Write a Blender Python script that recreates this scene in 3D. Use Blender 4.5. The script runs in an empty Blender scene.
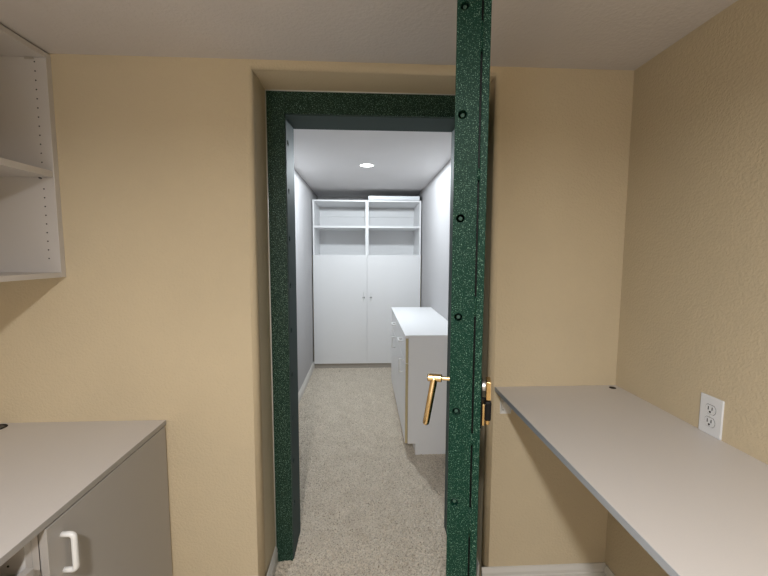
import bpy, bmesh, math, random
from mathutils import Vector, Matrix, noise
random.seed(7)
S = bpy.context.scene
COL = S.collection

# ------------------------------------------------------------------ camera
CAM_H = 1.45
cd = bpy.data.cameras.new('camera'); cam = bpy.data.objects.new('camera', cd); COL.objects.link(cam)
cd.sensor_width = 36.0; cd.lens = 379.84/768*36.0; cd.clip_start = 0.02; cd.clip_end = 60
R_ = Vector((0.99871566, -0.05053299, 0.00366723)); F_ = Vector((0.05065817, 0.99468134, -0.0896815)); U_ = R_.cross(F_)
m = Matrix((R_, U_, -F_)).transposed().to_4x4(); m.translation = (0, 0, CAM_H)
cam.matrix_world = m
S.camera = cam

# ------------------------------------------------------------------ world, lights, exposure
w = bpy.data.worlds.new('world'); S.world = w; w.use_nodes = True
w.node_tree.nodes['Background'].inputs[0].default_value = (0.6, 0.62, 0.65, 1)
w.node_tree.nodes['Background'].inputs[1].default_value = 0.05
vs = S.view_settings
vs.view_transform = 'Standard'; vs.look = 'None'; vs.gamma = 1; vs.use_curve_mapping = False
vs.exposure = 0.0

def area(name, loc, size, power, color, rot=(0, 0, 0), spread=180, shape='DISK', size_y=None):
    l = bpy.data.lights.new(name, 'AREA'); l.shape = shape; l.size = size
    if size_y: l.size_y = size_y
    l.energy = power; l.color = color; l.spread = math.radians(spread)
    o = bpy.data.objects.new(name, l); COL.objects.link(o); o.location = loc; o.rotation_euler = rot
    return o
CEIL_R, CEIL_C = 2.1725, 2.236
area('room_downlight', (-0.16, -0.55, CEIL_R-0.004), 0.13, 47.5, (1.0, 0.99, 0.985), spread=168)
sl = bpy.data.lights.new('closet_downlight', 'SPOT'); sl.spot_size = math.radians(180); sl.spot_blend = 0.02
sl.shadow_soft_size = 0.045; sl.energy = 67; sl.color = (0.87, 0.95, 1.0)
so = bpy.data.objects.new('closet_downlight', sl); COL.objects.link(so); so.location = (0.02, 3.466, CEIL_C-0.032)
# added cool fill light behind the camera; the wall there has no opening
area('cool_fill', (-0.9, -1.52, 1.25), 0.8, 10, (0.78, 0.87, 1.0), rot=(math.radians(90), 0, math.radians(-25)), shape='RECTANGLE', size_y=1.6)

# ------------------------------------------------------------------ materials
def mat(name, color, rough=0.5, metal=0.0, spec=0.5, build=None):
    mt = bpy.data.materials.new(name); mt.use_nodes = True
    nt = mt.node_tree; b = nt.nodes['Principled BSDF']
    b.inputs['Base Color'].default_value = (*color, 1); b.inputs['Roughness'].default_value = rough
    b.inputs['Metallic'].default_value = metal; b.inputs['Specular IOR Level'].default_value = spec
    if build: build(nt, b)
    return mt
def obj_co(nt):
    return nt.nodes.new('ShaderNodeTexCoord').outputs['Object']
def nz(nt, scale, detail=2, rough=0.5, co=None):
    n = nt.nodes.new('ShaderNodeTexNoise'); n.inputs['Scale'].default_value = scale
    n.inputs['Detail'].default_value = detail; n.inputs['Roughness'].default_value = rough
    nt.links.new(co or obj_co(nt), n.inputs['Vector']); return n
def ramp(nt, src, stops):
    r = nt.nodes.new('ShaderNodeValToRGB')
    while len(r.color_ramp.elements) < len(stops): r.color_ramp.elements.new(0.5)
    for e, (p, c) in zip(r.color_ramp.elements, stops):
        e.position = p; e.color = (*c, 1) if len(c) == 3 else c
    nt.links.new(src, r.inputs[0]); return r
def bump(nt, b, src, dist, strength=1.0):
    bp = nt.nodes.new('ShaderNodeBump'); bp.inputs['Distance'].default_value = dist; bp.inputs['Strength'].default_value = strength
    nt.links.new(src, bp.inputs['Height']); nt.links.new(bp.outputs[0], b.inputs['Normal'])
def peel(c, var=0.06, dist=0.0011, scale=125):
    def f(nt, b):
        n = nz(nt, scale, 3, 0.55)
        r = ramp(nt, n.outputs['Fac'], [(0.38, (0, 0, 0)), (0.62, (1, 1, 1))])
        bump(nt, b, r.outputs[0], dist, 0.55)
        n2 = nz(nt, 2.2, 3)
        k = ramp(nt, n2.outputs['Fac'], [(0.3, tuple(x*(1-var) for x in c)), (0.7, tuple(min(1, x*(1+var)) for x in c))])
        nt.links.new(k.outputs[0], b.inputs['Base Color'])
    return f
WALL_C = (0.63, 0.53, 0.37)
M = {}
M['wall'] = mat('cream_textured_paint', WALL_C, 0.65, spec=0.15, build=peel(WALL_C, 0.03))
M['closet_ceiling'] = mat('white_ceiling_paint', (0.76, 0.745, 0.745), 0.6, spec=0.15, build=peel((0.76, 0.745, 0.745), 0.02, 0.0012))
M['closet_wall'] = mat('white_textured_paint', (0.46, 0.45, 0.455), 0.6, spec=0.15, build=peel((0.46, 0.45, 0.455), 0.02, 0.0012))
M['ceiling'] = mat('ceiling_paint', (0.66, 0.62, 0.60), 0.7, spec=0.2, build=peel((0.66, 0.62, 0.60), 0.03, 0.0012, 70))
M['base'] = mat('white_baseboard_paint', (0.68, 0.66, 0.62), 0.35)
def lam(c):
    def f(nt, b):
        n = nz(nt, 260, 2); r = ramp(nt, n.outputs['Fac'], [(0.35, tuple(x*0.985 for x in c)), (0.65, c)])
        nt.links.new(r.outputs[0], b.inputs['Base Color'])
        bump(nt, b, n.outputs['Fac'], 0.00012, 0.4)
    return f
M['white'] = mat('white_melamine', (0.86, 0.86, 0.865), 0.42, build=lam((0.86, 0.86, 0.865)))
M['top'] = mat('pale_laminate_top', (0.64, 0.61, 0.59), 0.38, build=lam((0.64, 0.61, 0.59)))
M['edge'] = mat('cool_lit_grey_edge_banding', (0.44, 0.47, 0.51), 0.35)  # bluish cast of the cool light is put into this grey
M['frontgrey'] = mat('almond_grey_melamine', (0.42, 0.395, 0.37), 0.45, build=lam((0.42, 0.395, 0.37)))
M['tan'] = mat('raw_tan_edge', (0.58, 0.48, 0.28), 0.6)
M['kick'] = mat('toe_kick_board', (0.44, 0.40, 0.35), 0.55, build=lam((0.44, 0.40, 0.35)))
M['almond'] = mat('almond_melamine', (0.62, 0.59, 0.57), 0.45, build=lam((0.62, 0.59, 0.57)))
M['edge_left'] = mat('beige_grey_edge_banding', (0.38, 0.36, 0.34), 0.4)
M['plastic'] = mat('white_plastic', (0.80, 0.80, 0.79), 0.3)
M['outlet'] = mat('outlet_plastic', (0.78, 0.80, 0.83), 0.3)
M['dark'] = mat('black_recess', (0.006, 0.006, 0.006), 0.5, spec=0.15)
M['screw'] = mat('steel_screw', (0.5, 0.5, 0.5), 0.35, metal=1)
M['chrome'] = mat('dark_chrome', (0.10, 0.10, 0.11), 0.35, metal=0.6)
def brass(nt, b):
    n = nz(nt, 40, 3); r = ramp(nt, n.outputs['Fac'], [(0.35, (0.60, 0.42, 0.19)), (0.7, (0.82, 0.63, 0.36))])
    nt.links.new(r.outputs[0], b.inputs['Base Color'])
M['brass'] = mat('polished_brass', (0.75, 0.5, 0.2), 0.2, metal=1, build=brass)
def hammer(scale, base, fleck, amt):
    def f(nt, b):
        co = obj_co(nt)
        n = nz(nt, scale, 3, 0.65, co)
        v = nt.nodes.new('ShaderNodeTexVoronoi'); v.inputs['Scale'].default_value = scale*0.9; nt.links.new(co, v.inputs['Vector'])
        mx = nt.nodes.new('ShaderNodeMath'); mx.operation = 'SUBTRACT'
        nt.links.new(n.outputs['Fac'], mx.inputs[0])
        ms = nt.nodes.new('ShaderNodeMath'); ms.operation = 'MULTIPLY'; ms.inputs[1].default_value = 0.28
        nt.links.new(v.outputs['Distance'], ms.inputs[0]); nt.links.new(ms.outputs[0], mx.inputs[1])
        r = ramp(nt, mx.outputs[0], [(0.30, base), (amt, tuple(x*1.25 for x in base)), (amt+0.10, fleck), (0.9, tuple(min(1, x*1.6) for x in fleck))])
        nt.links.new(r.outputs[0], b.inputs['Base Color'])
        bump(nt, b, mx.outputs[0], 0.0006, 0.6)
    return f
M['green'] = mat('speckled_green_hammered_paint', (0.01, 0.06, 0.035), 0.5, spec=0.15, build=hammer(430, (0.002, 0.027, 0.016), (0.19, 0.32, 0.25), 0.45))
M['green_dark'] = mat('speckled_dark_green_paint', (0.004, 0.02, 0.012), 0.5, spec=0.3, build=hammer(280, (0.004, 0.026, 0.015), (0.26, 0.42, 0.33), 0.44))
M['reveal'] = mat('satin_green_paint_lit_grey', (0.07, 0.10, 0.098), 0.6, spec=0.05)  # closet light reflected on the smooth green steel, put into a greyer colour
M['bolt'] = mat('bolt_painted_end', (0.04, 0.085, 0.065), 0.6, spec=0.2)
def carpet(nt, b):
    co = obj_co(nt)
    n = nz(nt, 130, 3, 0.7, co); n2 = nz(nt, 9, 3, 0.5, co); n3 = nz(nt, 420, 2, 0.6, co)
    r = ramp(nt, n.outputs['Fac'], [(0.33, (0.32, 0.26, 0.20)), (0.46, (0.70, 0.62, 0.51)), (0.66, (0.86, 0.775, 0.66))])
    r2 = ramp(nt, n2.outputs['Fac'], [(0.3, (0.90, 0.89, 0.88)), (0.7, (1, 1, 1))])
    mx = nt.nodes.new('ShaderNodeMix'); mx.data_type = 'RGBA'; mx.blend_type = 'MULTIPLY'; mx.inputs['Factor'].default_value = 1
    nt.links.new(r.outputs[0], mx.inputs['A']); nt.links.new(r2.outputs[0], mx.inputs['B'])
    nt.links.new(mx.outputs['Result'], b.inputs['Base Color'])
    bump(nt, b, n.outputs['Fac'], 0.012, 0.8)
M['carpet'] = mat('beige_cut_pile_carpet', (0.5, 0.44, 0.37), 0.95, spec=0.1, build=carpet)
em = bpy.data.materials.new('lamp_lens'); em.use_nodes = True
e_b = em.node_tree.nodes['Principled BSDF']; e_b.inputs['Base Color'].default_value = (0.9, 0.9, 0.9, 1)
e_b.inputs['Emission Color'].default_value = (1, 1, 1, 1); e_b.inputs['Emission Strength'].default_value = 9.0
M['lens'] = em

# ------------------------------------------------------------------ helpers
def link(name, me, mt, parent=None, bevel=0, smooth=False):
    o = bpy.data.objects.new(name, me); COL.objects.link(o)
    for x in (mt if isinstance(mt, (list, tuple)) else [mt]): me.materials.append(x)
    if parent: o.parent = parent
    if bevel:
        b = o.modifiers.new('bevel', 'BEVEL'); b.width = bevel; b.segments = 2; b.limit_method = 'ANGLE'; b.angle_limit = math.radians(50)
        b.harden_normals = False
    if smooth:
        for p in me.polygons: p.use_smooth = True
    return o
def obj(name, bm, mt, parent=None, bevel=0, smooth=False, origin=None):
    bmesh.ops.recalc_face_normals(bm, faces=bm.faces)
    me = bpy.data.meshes.new(name); 
    if origin: bm.transform(Matrix.Translation(-Vector(origin)))
    bm.to_mesh(me); bm.free()
    o = link(name, me, mt, parent, bevel, smooth)
    if origin: o.location = origin
    return o
def box(bm, x0, x1, y0, y1, z0, z1):
    vs_ = [bm.verts.new((x, y, z)) for x in (x0, x1) for y in (y0, y1) for z in (z0, z1)]
    for f in ((0, 1, 3, 2), (4, 6, 7, 5), (0, 4, 5, 1), (2, 3, 7, 6), (0, 2, 6, 4), (1, 5, 7, 3)):
        bm.faces.new([vs_[i] for i in f])
def bx(*a):
    bm = bmesh.new()
    for q in (a if isinstance(a[0], (tuple, list)) else [a]): box(bm, *q)
    return bm
def frame_of(d):
    d = d.normalized(); up = Vector((0, 0, 1)) if abs(d.z) < 0.9 else Vector((1, 0, 0))
    a = d.cross(up).normalized(); return a, a.cross(d).normalized()
def tube(bm, pts, r, seg=14, closed_ends=True, flat=1.0):
    pts = [Vector(p) for p in pts]; rs = r if isinstance(r, (list, tuple)) else [r]*len(pts)
    rings = []; a = None
    for i, p in enumerate(pts):
        d = (pts[min(i+1, len(pts)-1)] - pts[max(i-1, 0)]).normalized()
        if a is None: a, b = frame_of(d)
        else:
            a = (a - d*a.dot(d)).normalized(); b = a.cross(d).normalized()
        rings.append([bm.verts.new(p + (a*math.cos(t)*flat + b*math.sin(t))*rs[i]) for t in [2*math.pi*k/seg for k in range(seg)]])
    for q0, q1 in zip(rings, rings[1:]):
        for k in range(seg): bm.faces.new((q0[k], q0[(k+1) % seg], q1[(k+1) % seg], q1[k]))
    if closed_ends: bm.faces.new(rings[0]); bm.faces.new(rings[-1])
def arc_path(p0, c, p1, n=6):
    p0, c, p1 = map(Vector, (p0, c, p1)); return [p0*(1-t)**2 + c*2*t*(1-t) + p1*t*t for t in [k/n for k in range(n+1)]]
def d_handle(base, out, along, length, stand, r, parent, mt, name='handle', rad=0.012):
    base, out, along = Vector(base), Vector(out).normalized(), Vector(along).normalized()
    a = base - along*length/2; b = base + along*length/2
    pts = [a] + arc_path(a+out*(stand-rad), a+out*stand, a+out*stand+along*rad) + arc_path(b+out*stand-along*rad, b+out*stand, b+out*(stand-rad)) + [b]
    bm = bmesh.new(); tube(bm, pts, r, 12)
    return obj(name, bm, mt, parent, smooth=True)
def cyl(bm, p0, p1, r, seg=20): tube(bm, [p0, p1], r, seg)
def cut(o, cutter_bm):
    bmesh.ops.recalc_face_normals(cutter_bm, faces=cutter_bm.faces)
    me = bpy.data.meshes.new('cutter'); cutter_bm.to_mesh(me); cutter_bm.free()
    c = bpy.data.objects.new('cutter', me); COL.objects.link(c)
    bpy.context.view_layer.update()
    if o.parent: c.matrix_world = o.parent.matrix_world @ o.matrix_basis
    md = o.modifiers.new('cut', 'BOOLEAN'); md.object = c; md.operation = 'DIFFERENCE'; md.solver = 'EXACT'
    bpy.context.view_layer.update()
    dg = bpy.context.evaluated_depsgraph_get()
    nm = bpy.data.meshes.new_from_object(o.evaluated_get(dg))
    o.modifiers.clear(); o.data = nm
    bpy.data.objects.remove(c); bpy.data.meshes.remove(me)
def tag(o, label, cat, group=None, kind=None):
    o['label'] = label; o['category'] = cat
    if group: o['group'] = group
    if kind: o['kind'] = kind
    return o
def thing(name, loc, label, cat, group=None, kind=None, rz=0):
    o = bpy.data.objects.new(name, None); COL.objects.link(o); o.location = loc; o.rotation_euler = (0, 0, rz); o.empty_display_size = 0.1
    return tag(o, label, cat, group, kind)

# ------------------------------------------------------------------ room dimensions (metres)
ZW, XR, XL, YN = 1.515, 1.0615, -1.485, -1.60       # doorway wall, right wall, left wall, wall behind camera
OX0, OX1, OZ = -0.420, 0.507, 2.138                 # recess around the steel frame
YF, YB = 1.694, 1.887                               # front / back of the steel frame
CX0, CX1, CY1 = -0.650, 0.713, 5.36                # closet
T = 0.08
# floor: carpet, finely tufted where it shows
bm = bmesh.new()
gx0, gx1, gy0, gy1, st = CX0-0.01, CX1+0.01, 1.45, 4.86, 0.0075
nx, ny = int((gx1-gx0)/st), int((gy1-gy0)/st)
def pile(x, y):
    p = Vector((x*70, y*70, 0)); q = Vector((x*9, y*9, 3))
    return 0.0065*noise.noise(p) + 0.003*noise.noise(q) + random.uniform(-0.0034, 0.0034)
grid = [[bm.verts.new((gx0+(gx1-gx0)*i/nx, gy0+(gy1-gy0)*j/ny, 0)) for j in range(ny+1)] for i in range(nx+1)]
for i, row in enumerate(grid):
    for j, v in enumerate(row):
        if 0 < i < nx and 0 < j < ny:
            v.co.z = pile(v.co.x, v.co.y); v.co.x += random.uniform(-.002, .002); v.co.y += random.uniform(-.002, .002)
for i in range(nx):
    for j in range(ny): bm.faces.new((grid[i][j], grid[i+1][j], grid[i+1][j+1], grid[i][j+1]))
def quad(bm, *p): return bm.faces.new([bm.verts.new(q) for q in p])
X0, X1, Y0, Y1 = XL-T, XR+T, YN-T, CY1+T
quad(bm, (X0, Y0, 0), (X1, Y0, 0), (X1, gy0, 0), (X0, gy0, 0))
quad(bm, (X0, gy1, 0), (X1, gy1, 0), (X1, Y1, 0), (X0, Y1, 0))
quad(bm, (X0, gy0, 0), (gx0, gy0, 0), (gx0, gy1, 0), (X0, gy1, 0))
quad(bm, (gx1, gy0, 0), (X1, gy0, 0), (X1, gy1, 0), (gx1, gy1, 0))
quad(bm, (X0, Y0, -.06), (X1, Y0, -.06), (X1, Y1, -.06), (X0, Y1, -.06))
fl = obj('floor', bm, M['carpet'], smooth=False)
tag(fl, 'beige cut pile carpet running through the doorway into the closet', 'floor', kind='structure')

def wallobj(name, dims, mt, label, cat='wall'):
    return tag(obj(name, bx(*dims), mt), label, cat, kind='structure')
wallobj('wall_left', (XL-T, XL, YN, YB, 0, CEIL_R), M['wall'], 'cream wall behind the left desk and open shelves')
wallobj('wall_right', (XR, XR+T, YN, YB, 0, CEIL_R), M['wall'], 'cream textured wall at the right with the outlet')
wallobj('wall_near', (XL-T, XR+T, YN-T, YN, 0, CEIL_R), M['wall'], 'cream wall of the room opposite the doorway')
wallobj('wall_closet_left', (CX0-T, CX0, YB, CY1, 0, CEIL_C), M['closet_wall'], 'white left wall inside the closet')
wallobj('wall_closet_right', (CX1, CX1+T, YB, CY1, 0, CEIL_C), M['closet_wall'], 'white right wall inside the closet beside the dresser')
wallobj('wall_closet_far', (CX0-T, CX1+T, CY1, CY1+T, 0, CEIL_C), M['closet_ceiling'], 'white end wall behind the tall closet cabinets')  # paler than the side walls, colour lifts the dim gap above the cabinets
wallobj('ceiling', (XL-T, XR+T, YN-T, YB-.02, CEIL_R, CEIL_R+T), M['ceiling'], 'textured off-white ceiling of the outer room', 'ceiling')
wallobj('ceiling_closet', (CX0-T, CX1+T, YB-.02, CY1+T, CEIL_C, CEIL_C+T), M['closet_ceiling'], 'white ceiling inside the closet holding the round light', 'ceiling')

# doorway wall with rounded recess
bm = bmesh.new(); R = 0.022; SPL = 0.006
prof = [('out', ZW), (SPL+R+.003, ZW)] + [(SPL+R*(1-math.sin(a)), ZW+R*(1-math.cos(a))) for a in [math.pi/2*k/8 for k in range(9)]] + [(SPL*.98, ZW+R+.003), (0, YF), (0, YB), ('out', YB)]
def upath(o, y):
    if o == 'out':
        zt = CEIL_R if y < YB else CEIL_C
        return [(XL, y, 0), (XL, y, zt), (XR, y, zt), (XR, y, 0)]
    return [(OX0-o, y, 0), (OX0-o, y, OZ+o), (OX1+o, y, OZ+o), (OX1+o, y, 0)]
rows = [[bm.verts.new(p) for p in upath(o, y)] for o, y in prof]
for k, (a, b) in enumerate(zip(rows, rows[1:])):
    for i in range(3):
        f = bm.faces.new((a[i], b[i], b[i+1], a[i+1]))
        f.smooth = 1 <= k <= 10
        f.material_index = 1 if k == len(rows)-2 else 0
a, b = rows[0], rows[-1]
for i in range(3): bm.faces.new((a[i], a[i+1], b[i+1], b[i]))
for i in (0, 3): bm.faces.new([q[i] for q in rows])
wf = obj('wall_far', bm, [M['wall'], M['closet_wall']])
tag(wf, 'cream textured wall around the doorway with rounded recess', 'wall', kind='structure')

# baseboards
def baseboard(name, p0, p1, n, label, h=0.093, th=0.014, mt=None):
    # profile extruded from p0 to p1, n = direction away from wall
    p0, p1, n = Vector((*p0, 0)), Vector((*p1, 0)), Vector((*n, 0))
    prof = [(0, 0), (th, 0), (th, h*.60), (th*.72, h*.63), (th*.72, h*.70), (th*.86, h*.72), (th*.86, h*.80), (th*.45, h*.93), (th*.30, h), (0, h)]
    bm = bmesh.new()
    A = [bm.verts.new(p0+n*u+Vector((0, 0, v))) for u, v in prof]; B = [bm.verts.new(p1+n*u+Vector((0, 0, v))) for u, v in prof]
    for i in range(len(prof)): bm.faces.new((A[i], A[(i+1) % len(prof)], B[(i+1) % len(prof)], B[i]))
    bm.faces.new(A); bm.faces.new(B)
    return tag(obj(name, bm, mt or M['base']), label, 'baseboard', kind='structure')
baseboard('baseboard_right_alcove', (OX1, ZW), (XR, ZW), (0, -1), 'white baseboard under the right desk along the doorway wall')
baseboard('baseboard_right', (XR, YN), (XR, ZW-.014), (-1, 0), 'white baseboard along the right wall under the desk')
baseboard('baseboard_left', (-.79, ZW), (OX0-.028, ZW), (0, -1), 'white baseboard left of the doorway recess')
baseboard('baseboard_recess', (OX0, ZW+.006), (OX0, YF), (1, 0), 'short white baseboard inside the left side of the recess', h=.08, th=.010)
baseboard('baseboard_recess_right', (OX1, ZW+.03), (OX1, YF), (-1, 0), 'short white baseboard inside the right side of the recess', h=.08, th=.010)
baseboard('baseboard_closet_left', (CX0, YB), (CX0, 4.74), (1, 0), 'white baseboard along the left closet wall')
baseboard('baseboard_closet_right', (CX1, YB), (CX1, 2.62), (-1, 0), 'white baseboard along the right closet wall before the dresser')

# ------------------------------------------------------------------ steel door frame
IX0, IX1, IZ = -0.3406, 0.4254, 2.0435
fr = thing('trim_1', (0, YF, 0), 'dark green speckled steel frame lining the doorway recess', 'door frame', kind='structure')
def L(b): b.transform(Matrix.Translation((0, -YF, 0))); return b
lj = obj('jamb', L(bx(OX0+.001, IX0, YF, YB, 0.0, OZ-.001)), [M['green_dark'], M['dark']], fr, bevel=.002)
HZ = [1.9626-.2176*k for k in range(9)]
JZ = [1.935-.2095*k for k in range(9)]
lp = obj('sheen_plate', L(bx(IX0, IX0+.003, YF+.012, YB+.003, 0.0, IZ-.003)), M['reveal'], fr)
def jamb_holes():
    cb = bmesh.new()
    for z in JZ: cyl(cb, (IX0-.03, YF+.05, z), (IX0+.02, YF+.05, z), .0135, 24)
    return L(cb)
lj.modifiers.clear(); cut(lj, jamb_holes()); cut(lp, jamb_holes())
for z in JZ:
    g = bmesh.new(); cyl(g, (IX0-.028, YF+.05, z), (IX0-.004, YF+.05, z), .0132, 20)
    obj('bolt_socket', L(g), M['dark'], fr)
rj = obj('jamb', L(bx(IX1, OX1-.001, YF, YB, 0.0, OZ-.001)), M['green_dark'], fr, bevel=.002)
obj('header', L(bx(IX0, IX1, YF, YB, IZ, OZ-.001)), M['green_dark'], fr, bevel=.002)
# thin added plates that carry the painted grey sheen on the reveal
obj('sheen_plate', L(bx(IX1-.003, IX1, YF+.012, YB+.003, 0.0, IZ-.003)), M['reveal'], fr)
obj('sheen_plate', L(bx(IX0, IX1, YF+.012, YB+.003, IZ-.003, IZ)), M['reveal'], fr)
sb = bmesh.new()
for (a, b) in (((OX0+.002, 0.08), (OX0+.002, OZ-.002)), ((OX0+.002, OZ-.002), (OX1-.002, OZ-.002)), ((OX1-.002, OZ-.002), (OX1-.002, .08))):
    tube(sb, [(a[0], -.001, a[1]), (b[0], -.001, b[1])], .0025, 8)
obj('caulk_bead', sb, M['base'], fr, smooth=True)

# ------------------------------------------------------------------ the steel door, swung open
TH = math.atan2(0.235, 0.85)
LX, LY = 0.192, 0.83
LEN, BLK, GRV, FLG = 0.885, 0.0505, 0.0542, 0.0700
door = thing('door_1', (LX, LY, 0), 'thick speckled green steel door standing open, edge on', 'door', kind='structure', rz=-TH)
# local: x = thickness (towards right), y = from latch edge to hinge edge
ZB, ZT = 0.018, 2.035
leaf = obj('door_block', bx(0, BLK, 0.0, LEN-.02, ZB, ZT), [M['green'], M['dark']], door)
cb = bmesh.new()
for z in HZ: cyl(cb, (.0160, -.02, z), (.0160, .05, z), .0088, 24)
bpy.context.view_layer.update()
cut(leaf, cb)
b = leaf.modifiers.new('bevel', 'BEVEL'); b.width = .0012; b.segments = 2; b.limit_method = 'ANGLE'; b.angle_limit = math.radians(60)
hb = bx(BLK, GRV, 0.012, LEN-.02, ZB, ZT)
obj('groove_filler', hb, M['dark'], door)
obj('outer_plate', bx(GRV, FLG, -.0015, LEN, ZB-.01, ZT+.045), M['green'], door, bevel=.0015)
wb = bmesh.new()
for zc, hl in ((1.335, .022), (1.90, .03), (1.62, .012), (1.03, .014), (.83, .035), (.60, .02), (.35, .03)):
    tube(wb, [(BLK+.0015, -.0004+.004, zc-hl), (BLK+.0015, -.0004+.002, zc-hl*.6), (BLK+.0015, .002, zc+hl*.6), (BLK+.0015, .004, zc+hl)], [.002, .0036, .0036, .002], 8)
obj('weld_bead', wb, M['green'], door, smooth=True)
for z in HZ:
    bb = bmesh.new(); cyl(bb, (.0162, .0050, z), (.0162, .049, z), .0044, 20)
    obj('locking_bolt', bb, M['bolt'], door, bevel=.0012, smooth=False)
for z in (.28, 1.05, 1.82):
    hbm = bmesh.new(); cyl(hbm, (FLG-.004, LEN+.006, z-.05), (FLG-.004, LEN+.006, z+.05), .009, 18)
    obj('hinge_barrel', hbm, M['green_dark'], door, smooth=False)
# inner lever
lv_z = 1.146
hd = bmesh.new()
cyl(hd, (.0005, .068, lv_z), (-.030, .068, lv_z), .0052, 18)
tube(hd, [(-.022, .068, lv_z), (-.023, .068, lv_z), (-.054, .068, lv_z), (-.057, .068, lv_z)], [.0085, .0098, .0098, .0085], 20)
ob = obj('lever_neck', hd, M['brass'], door, smooth=False, bevel=.0008)
hd = bmesh.new()
tube(hd, [(-.040, .066, lv_z+.004), (-.041, .066, lv_z-.006), (-.0575, .060, lv_z-.107), (-.059, .0595, lv_z-.115), (-.0593, .0594, lv_z-.118)], [.0075, .0088, .0082, .0075, .004], 20)
ob = obj('lever_grip', hd, M['brass'], door, smooth=True)
# outer lock furniture
x0 = FLG
obj('lock_plate', bx(x0, x0+.003, .010, .062, lv_z-.092, lv_z+.022), M['dark'], door, bevel=.001)
hd = bmesh.new(); cyl(hd, (x0+.002, .024, lv_z+.004), (x0+.010, .024, lv_z+.004), .014, 24)
obj('lock_cylinder', hd, M['screw'], door, bevel=.001)
obj('lock_cover', bx(x0+.003, x0+.009, .008, .045, lv_z-.084, lv_z-.034), M['brass'], door, bevel=.0015)
obj('pull_post', bx(x0+.003, x0+.015, .030, .040, lv_z-.038, lv_z-.028), M['dark'], door, bevel=.001)
obj('pull_plate', bx(x0+.011, x0+.022, .010, .050, lv_z-.026, lv_z+.018), M['brass'], door, bevel=.002)
obj('thumb_turn', bx(x0+.009, x0+.0235, .006, .036, lv_z-.072, lv_z-.026), M['dark'], door, bevel=.004)
obj('pull_tip', bx(x0+.011, x0+.021, .012, .045, lv_z-.084, lv_z-.070), M['brass'], door, bevel=.003)

# ------------------------------------------------------------------ right desk
XF, HR = 0.541, 0.8997
rd = thing('wall_desk', (XF, ZW, 0), 'long pale laminate desktop fixed along the right wall', 'desk')
def P(bm_, o): bm_.transform(Matrix.Translation(-o.location)); return bm_
obj('desktop', P(bx(XF+.0015, XR, -1.0, ZW, HR-.018, HR), rd), M['top'], rd, bevel=.0008)
obj('edge_band', P(bx(XF, XF+.0015, -1.0, ZW, HR-.018, HR-.0004), rd), M['edge'], rd)
obj('end_support', P(bx(XF+.01, XR-.016, -.98, -.961, 0, HR-.018), rd), M['frontgrey'], rd)
g = bmesh.new(); tube(g, [(1.026, 1.482, HR), (1.026, 1.482, HR+.0015)], .013, 28)
obj('cable_grommet', P(g, rd), M['dark'], rd)
br = thing('shelf_bracket', (.60, ZW, HR-.018), 'small white angle bracket under the desktop end at the doorway wall', 'bracket')
obj('wall_plate', P(bx(.566, .612, ZW-.0035, ZW, HR-.018-.098, HR-.018), br), M['plastic'], br, bevel=.001)
obj('top_plate', P(bx(.566, .612, ZW-.055, ZW-.0035, HR-.0215, HR-.018), br), M['plastic'], br)
for s in (.568, .609):
    g = bmesh.new()
    vv = [(s, ZW-.0035, HR-.112), (s, ZW-.0035, HR-.0215), (s, ZW-.052, HR-.0215)]
    a = [bm_v for bm_v in [g.verts.new(v) for v in vv]]; c = [g.verts.new((v[0]+.002, v[1], v[2])) for v in vv]
    g.faces.new(a); g.faces.new(c)
    for i in range(3): g.faces.new((a[i], a[(i+1) % 3], c[(i+1) % 3], c[i]))
    obj('gusset', P(g, br), M['plastic'], br)
g = bmesh.new(); cyl(g, (.578, ZW-.003, HR-.098), (.578, ZW-.0055, HR-.098), .0035, 12)
obj('screw', P(g, br), M['screw'], br)

# outlet
oy, oz = 1.071, .960
ot = thing('wall_outlet', (XR, oy, oz), 'white duplex power outlet on the right wall above the desk', 'outlet')
obj('cover_plate', P(bx(XR-.006, XR, oy-.0385, oy+.0385, oz-.0605, oz+.0605), ot), M['outlet'], ot, bevel=.003)
for dz in (.0195, -.0195):
    g = bmesh.new(); n = 28; ring = []
    for k in range(n):
        t = 2*math.pi*k/n; yy = .0172*math.cos(t); zz = max(-.0138, min(.0138, .0172*math.sin(t))); ring.append((yy, zz))
    a = [g.verts.new((XR-.0075, oy+y, oz+dz+z)) for y, z in ring]; c = [g.verts.new((XR-.004, oy+y, oz+dz+z)) for y, z in ring]
    g.faces.new(a)
    for k in range(n): g.faces.new((a[k], a[(k+1) % n], c[(k+1) % n], c[k]))
    rc = obj('socket', P(g, ot), M['outlet'], ot)
    g = bx((XR-.0082, XR-.0070, oy-.0075, oy-.0053, oz+dz-.001, oz+dz+.0085), (XR-.0082, XR-.0070, oy+.0053, oy+.0075, oz+dz-.002, oz+dz+.0085))
    cyl(g, (XR-.0082, oy, oz+dz-.0075), (XR-.0070, oy, oz+dz-.0075), .0031, 12)
    s_ = obj('slots', P(g, ot), M['dark'], rc)
    # dark outline around the socket insert
    g = bmesh.new(); tube(g, [(XR-.0061, oy+y*1.04, oz+dz+z*1.04) for y, z in ring+ring[:1]], .0006, 6)
    obj('gap_line', P(g, ot), M['chrome'], rc)
g = bmesh.new(); cyl(g, (XR-.0075, oy, oz), (XR-.005, oy, oz), .003, 14)
obj('screw', P(g, ot), M['plastic'], ot)

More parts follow.
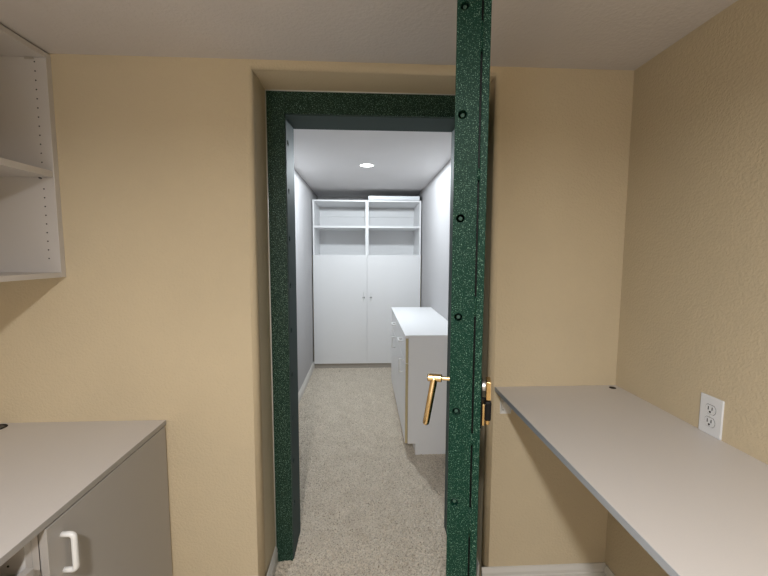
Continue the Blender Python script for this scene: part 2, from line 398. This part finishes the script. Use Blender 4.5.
# ------------------------------------------------------------------ left desk
XLF, HL = -0.797, 0.782
ld = thing('desktop_counter', (XLF, ZW, HL-.017), 'pale laminate desktop over the base cabinets at the left', 'desk')
obj('desktop', P(bx(XL, XLF-.0015, -1.0, ZW, HL-.017, HL), ld), M['top'], ld, bevel=.0008)
obj('edge_band', P(bx(XLF-.0015, XLF, -1.0, ZW, HL-.017, HL-.0004), ld), M['edge_left'], ld)
g = bmesh.new()
def disc_ring(g, c, r0, r1, h):
    n = 32; t = [2*math.pi*k/n for k in range(n)]
    A = [[g.verts.new((c[0]+r*math.cos(x), c[1]+r*math.sin(x), z)) for x in t] for r, z in ((r0, c[2]+.0005), (r0+.002, c[2]+h), (r1-.003, c[2]+h), (r1, c[2]+.0005))]
    for a, b in zip(A, A[1:]):
        for k in range(n): g.faces.new((a[k], a[(k+1) % n], b[(k+1) % n], b[k]))
disc_ring(g, (-1.405, 1.470, HL), .022, .032, .003)
obj('cable_grommet', P(g, ld), M['dark'], ld, smooth=True)
g = bmesh.new(); tube(g, [(-1.405, 1.470, HL+.0002), (-1.405, 1.470, HL+.001)], .023, 28)
obj('grommet_cap', P(g, ld), M['chrome'], ld)

HU = HL-.017
bc = thing('base_cabinet', (XLF-.02, 1.2, 0), 'grey-white base cabinet with one door, against the doorway wall', 'cabinet')
cx1 = XLF-.021
obj('carcass', P(bx((XL, cx1, ZW-.034, ZW-.015, .09, HU), (XL, cx1, .915, .933, 0, HU), (XL, cx1, .933, ZW-.034, .09, .108), (XL, XL+.012, .933, ZW-.034, .108, HU),
    (XL+.1, cx1-.05, .933, ZW-.034, .0, .09)), bc), M['almond'], bc)
dr = obj('door', P(bx(cx1+.0006, cx1+.021, .934, ZW-.010, .10, HU-.005), bc), M['frontgrey'], bc, bevel=.001)
h = d_handle((0, 0, 0), (1, 0, 0), (0, 0, 1), .100, .030, .0074, bc, M['plastic'])
h.parent = dr; h.location = Vector((XLF, .980, .661)) - bc.location
h.name = 'handle'
obj('hinge_filler', P(bx(cx1-.004, cx1+.015, ZW-.009, ZW-.001, .09, HU), bc), M['tan'], bc)
# neighbouring open drawer unit
nb = thing('drawer_cabinet', (XLF-.02, .6, 0), 'base cabinet with missing top drawer beside the one-door cabinet', 'cabinet')
obj('carcass', P(bx((XL, cx1, .8955, .9135, 0, HU), (XL, cx1, .30, .318, 0, HU), (XL, cx1, .318, .8955, .09, .108), (XL, XL+.012, .318, .8955, .108, HU)), nb), M['almond'], nb)
d2 = obj('drawer_front', P(bx(cx1+.002, cx1+.021, .303, .892, .42, .694), nb), M['frontgrey'], nb, bevel=.001)
obj('drawer_box', P(bx((XL+.03, cx1+.001, .868, .880, .46, .676), (XL+.03, cx1+.001, .335, .347, .46, .676), (XL+.03, XL+.042, .347, .868, .46, .676), (XL+.042, cx1+.001, .347, .868, .46, .47)), nb), M['almond'], d2)
obj('drawer_front', P(bx(cx1+.002, cx1+.021, .303, .892, .10, .416), nb), M['frontgrey'], nb, bevel=.001)
obj('slide_rail', P(bx(XL+.03, cx1-.004, .886, .8955, .66, .672), nb), M['chrome'], nb)
for y_, z_ in ((cx1-.04, .697), (cx1-.04, .73), (cx1-.075, .697)):
    g = bmesh.new(); cyl(g, (y_, .8945, z_), (y_, .8958, z_), .0028, 10); obj('pin_hole', P(g, nb), M['dark'], nb)

# ------------------------------------------------------------------ open wall shelves (left, above the desk)
XU, ZU0, ZU1, YU0 = -1.143, 1.357, 2.166, .35
us = thing('wall_shelf_unit', (XU, ZW, ZU0), 'white open shelf unit hung on the upper left wall', 'shelf unit')
tk = .019
sp = obj('side_panel', P(bx(XL, XU, ZW-.004-tk, ZW-.004, ZU0, ZU1), us), [M['almond'], M['dark']], us, bevel=.0008)
obj('scribe_strip', P(bx(XU-.018, XU-.0005, ZW-.004, ZW, ZU0, ZU1), us), M['almond'], us)
obj('side_panel', P(bx(XL, XU, YU0, YU0+tk, ZU0, ZU1), us), M['almond'], us, bevel=.0008)
obj('top_panel', P(bx(XL, XU-.001, YU0+tk, ZW-.004-tk, ZU1-.019, ZU1), us), M['almond'], us, bevel=.0008)
obj('bottom_panel', P(bx(XL, XU-.001, YU0+tk, ZW-.004-tk, ZU0, ZU0+.019), us), M['almond'], us, bevel=.0008)
obj('shelf', P(bx(XL+.006, XU-.004, YU0+tk+.001, ZW-.005-tk, 1.7255, 1.7485), us), M['almond'], us, bevel=.0008)
g = bmesh.new(); yy = ZW-.004-tk
for k in range(23):
    z = 2.132-.032*k
    if 1.715 < z < 1.76 or z < ZU0+.03: continue
    for x in (-1.183, XL+.05):
        g = bmesh.new(); cyl(g, (x, yy+.001, z), (x, yy-.0006, z), .0026, 10); obj('pin_hole', P(g, us), M['dark'], us)

obj('cam_lock', P(bx(-1.215, -1.185, yy-.003, yy, ZU1-.026, ZU1-.0195), us), M['kick'], us)
g = bmesh.new(); cyl(g, (-1.19, yy, 1.7225), (-1.19, yy-.009, 1.7225), .0028, 12)
obj('shelf_pin', P(g, us), M['chrome'], us)

# ------------------------------------------------------------------ closet cabinets
def wardrobe(x0, x1, label, hx, filler_side):
    t_ = thing('wardrobe_cabinet', ((x0+x1)/2, 4.744, 0), label, 'cabinet', 'tall cabinets at the end of the closet')
    y0, y1, p = 4.763, 5.34, .019
    zt = 2.106
    fx0 = x0+(.012 if filler_side < 0 else 0); fx1 = x1-(.012 if filler_side > 0 else 0)
    obj('side_panel', P(bx((fx0, fx0+p, y0-.018, y1, 1.434, zt), (fx0, fx0+p, y0+.003, y1, .062, 1.434), (fx0, fx0+p, y0-.006, y1, 0, .062)), t_), M['white'], t_, bevel=.0006)
    obj('side_panel', P(bx((fx1-p, fx1, y0-.018, y1, 1.434, zt), (fx1-p, fx1, y0+.003, y1, .062, 1.434), (fx1-p, fx1, y0-.006, y1, 0, .062)), t_), M['white'], t_, bevel=.0006)
    a, b = fx0+p, fx1-p
    obj('top_panel', P(bx(a, b, y0-.018, y1, zt-p, zt), t_), M['white'], t_, bevel=.0006)
    obj('shelf', P(bx(a, b, y0-.014, y1-.006, 1.768, 1.768+.024), t_), M['white'], t_, bevel=.0006)
    obj('fixed_shelf', P(bx(a, b, y0-.018, y1, 1.410, 1.429), t_), M['white'], t_)
    obj('bottom_panel', P(bx(a, b, y0, y1, .062, .081), t_), M['white'], t_)
    obj('back_panel', P(bx(a, b, y1-.006, y1, .081, zt-p), t_), M['white'], t_)
    obj('hanging_cleat', P(bx(a, b, y1-.024, y1-.006, 1.955, 2.06), t_), M['white'], t_, bevel=.0006)
    obj('toe_kick', P(bx(x0, x1, y0-.020, y0-.0065, 0, .0615), t_), M['kick'], t_)
    obj('filler_strip', P(bx(x0 if filler_side < 0 else fx1, fx0 if filler_side < 0 else x1, y0+.004, y0+.020, .0, 1.43), t_), M['tan'], t_)
    d0 = fx0+.002 if filler_side < 0 else fx0+.0006; d1 = fx1-.0006 if filler_side < 0 else fx1-.002
    # the door covers the lower side edges
    dd = obj('door', P(bx(d0, d1, 4.7245, 4.7445, .064, 1.434), t_), M['white'], t_)
    hh = d_handle((0, 0, 0), (0, -1, 0), (0, 0, 1), .096, .028, .0050, dd, M['plastic']); hh.location = Vector((hx, 4.7245, .925))-t_.location
    g = bmesh.new(); cyl(g, (hx, 4.7245, .905), (hx, 4.7185, .905), .0125, 18)
    obj('lock', P(g, t_), M['dark'], dd)
    return t_
wardrobe(CX0+.001, .0285, 'left tall white closet cabinet with open upper shelves', -.013, -1)
wardrobe(.0295, CX1-.001, 'right tall white closet cabinet, partly behind the dresser', .077, 1)
sh = thing('spare_shelf_board', (.37, 4.74, 2.106), 'pale board lying on top of the right closet cabinet', 'board')
obj('board', P(bx(.045, .675, 4.71, 4.99, 2.1065, 2.154), sh), M['outlet'], sh, bevel=.004)
obj('end_cap', P(bx(.675, .694, 4.706, 4.99, 2.1065, 2.150), sh), M['dark'], sh)

# ------------------------------------------------------------------ dresser
XD, YD0, YD1, HD = .288, 2.618, 4.03, .879
ds = thing('dresser', (XD+.2, (YD0+YD1)/2, 0), 'white drawer dresser against the right closet wall', 'dresser')
x_c = XD+.021
obj('top', P(bx(XD-.004, CX1-.001, YD0-.001, YD1+.002, HD-.020, HD), ds), M['white'], ds, bevel=.001)
obj('side_panel', P(bx(x_c, CX1-.001, YD0, YD0+.019, .085, HD-.020), ds), M['white'], ds, bevel=.0006)
obj('side_panel', P(bx(x_c, CX1-.001, YD1-.019, YD1, .085, HD-.020), ds), M['white'], ds, bevel=.0006)
obj('carcass', P(bx((x_c, CX1-.001, YD0+.019, YD1-.019, .085, .103), (x_c, CX1-.001, 3.380, 3.399, .103, HD-.020), (CX1-.007, CX1-.001, YD0+.019, YD1-.019, .103, HD-.020)), ds), M['white'], ds)
obj('toe_kick', P(bx((.365, CX1-.001, YD0+.001, YD0+.017, 0, .085), (.365, .381, YD0+.017, YD1-.017, 0, .085), (.365, CX1-.001, YD1-.017, YD1-.001, 0, .085)), ds), M['white'], ds)
for (a, b, hy, vy) in ((YD0+.001, 3.387, 2.85, 2.77), (3.391, YD1-.002, 3.50, 3.53)):
    for kind, z0, z1 in (('drawer_front', .679, HD-.023), ('door', .089, .675)):
        f = obj(kind, P(bx(XD, XD+.019, a, b, z0, z1), ds), M['white'], ds, bevel=.0006)
        obj('edge_band', P(bx(XD+.0005, XD+.0185, a-.0015, a, z0, z1), ds), M['tan'], f)
        if kind == 'drawer_front': hh = d_handle((0, 0, 0), (-1, 0, 0), (0, 1, 0), .10, .032, .0066, f, M['plastic']); hh.location = Vector((XD, hy, .798))-ds.location
        else: hh = d_handle((0, 0, 0), (-1, 0, 0), (0, 0, 1), .10, .032, .0066, f, M['plastic']); hh.location = Vector((XD, vy, .618))-ds.location

# ------------------------------------------------------------------ closet ceiling light
cl = thing('ceiling_light', (.02, 3.466, CEIL_C), 'round recessed light glowing in the closet ceiling', 'ceiling light')
g = bmesh.new()
def ringz(g, prof, n=40):
    A = [[g.verts.new((.02+r*math.cos(2*math.pi*k/n), 3.466+r*math.sin(2*math.pi*k/n), z)) for k in range(n)] for r, z in prof]
    for a, b in zip(A, A[1:]):
        for k in range(n): g.faces.new((a[k], a[(k+1) % n], b[(k+1) % n], b[k]))
    return A
ringz(g, [(.058, CEIL_C), (.066, CEIL_C), (.074, CEIL_C-.002), (.074, CEIL_C), (.058, CEIL_C)])
ringz(g, [(.056, CEIL_C-.001), (.060, CEIL_C-.005), (.072, CEIL_C-.003), (.075, CEIL_C)])
obj('trim_ring', P(g, cl), M['plastic'], cl, smooth=True)
g = bmesh.new(); A = ringz(g, [(.057, CEIL_C-.002), (.057, CEIL_C-.0035)]); g.faces.new(A[1]); g.faces.new(A[0])
obj('lens', P(g, cl), M['lens'], cl)

# small dark speck on the closet carpet
g = bmesh.new(); bmesh.ops.create_icosphere(g, subdivisions=1, radius=.007)
g.transform(Matrix.Translation((-.31, 4.60, .006)) @ Matrix.Diagonal((1.2, .8, .6, 1)))
tag(obj('carpet_crumb', g, M['dark']), 'tiny dark speck on the carpet near the tall cabinets', 'debris')
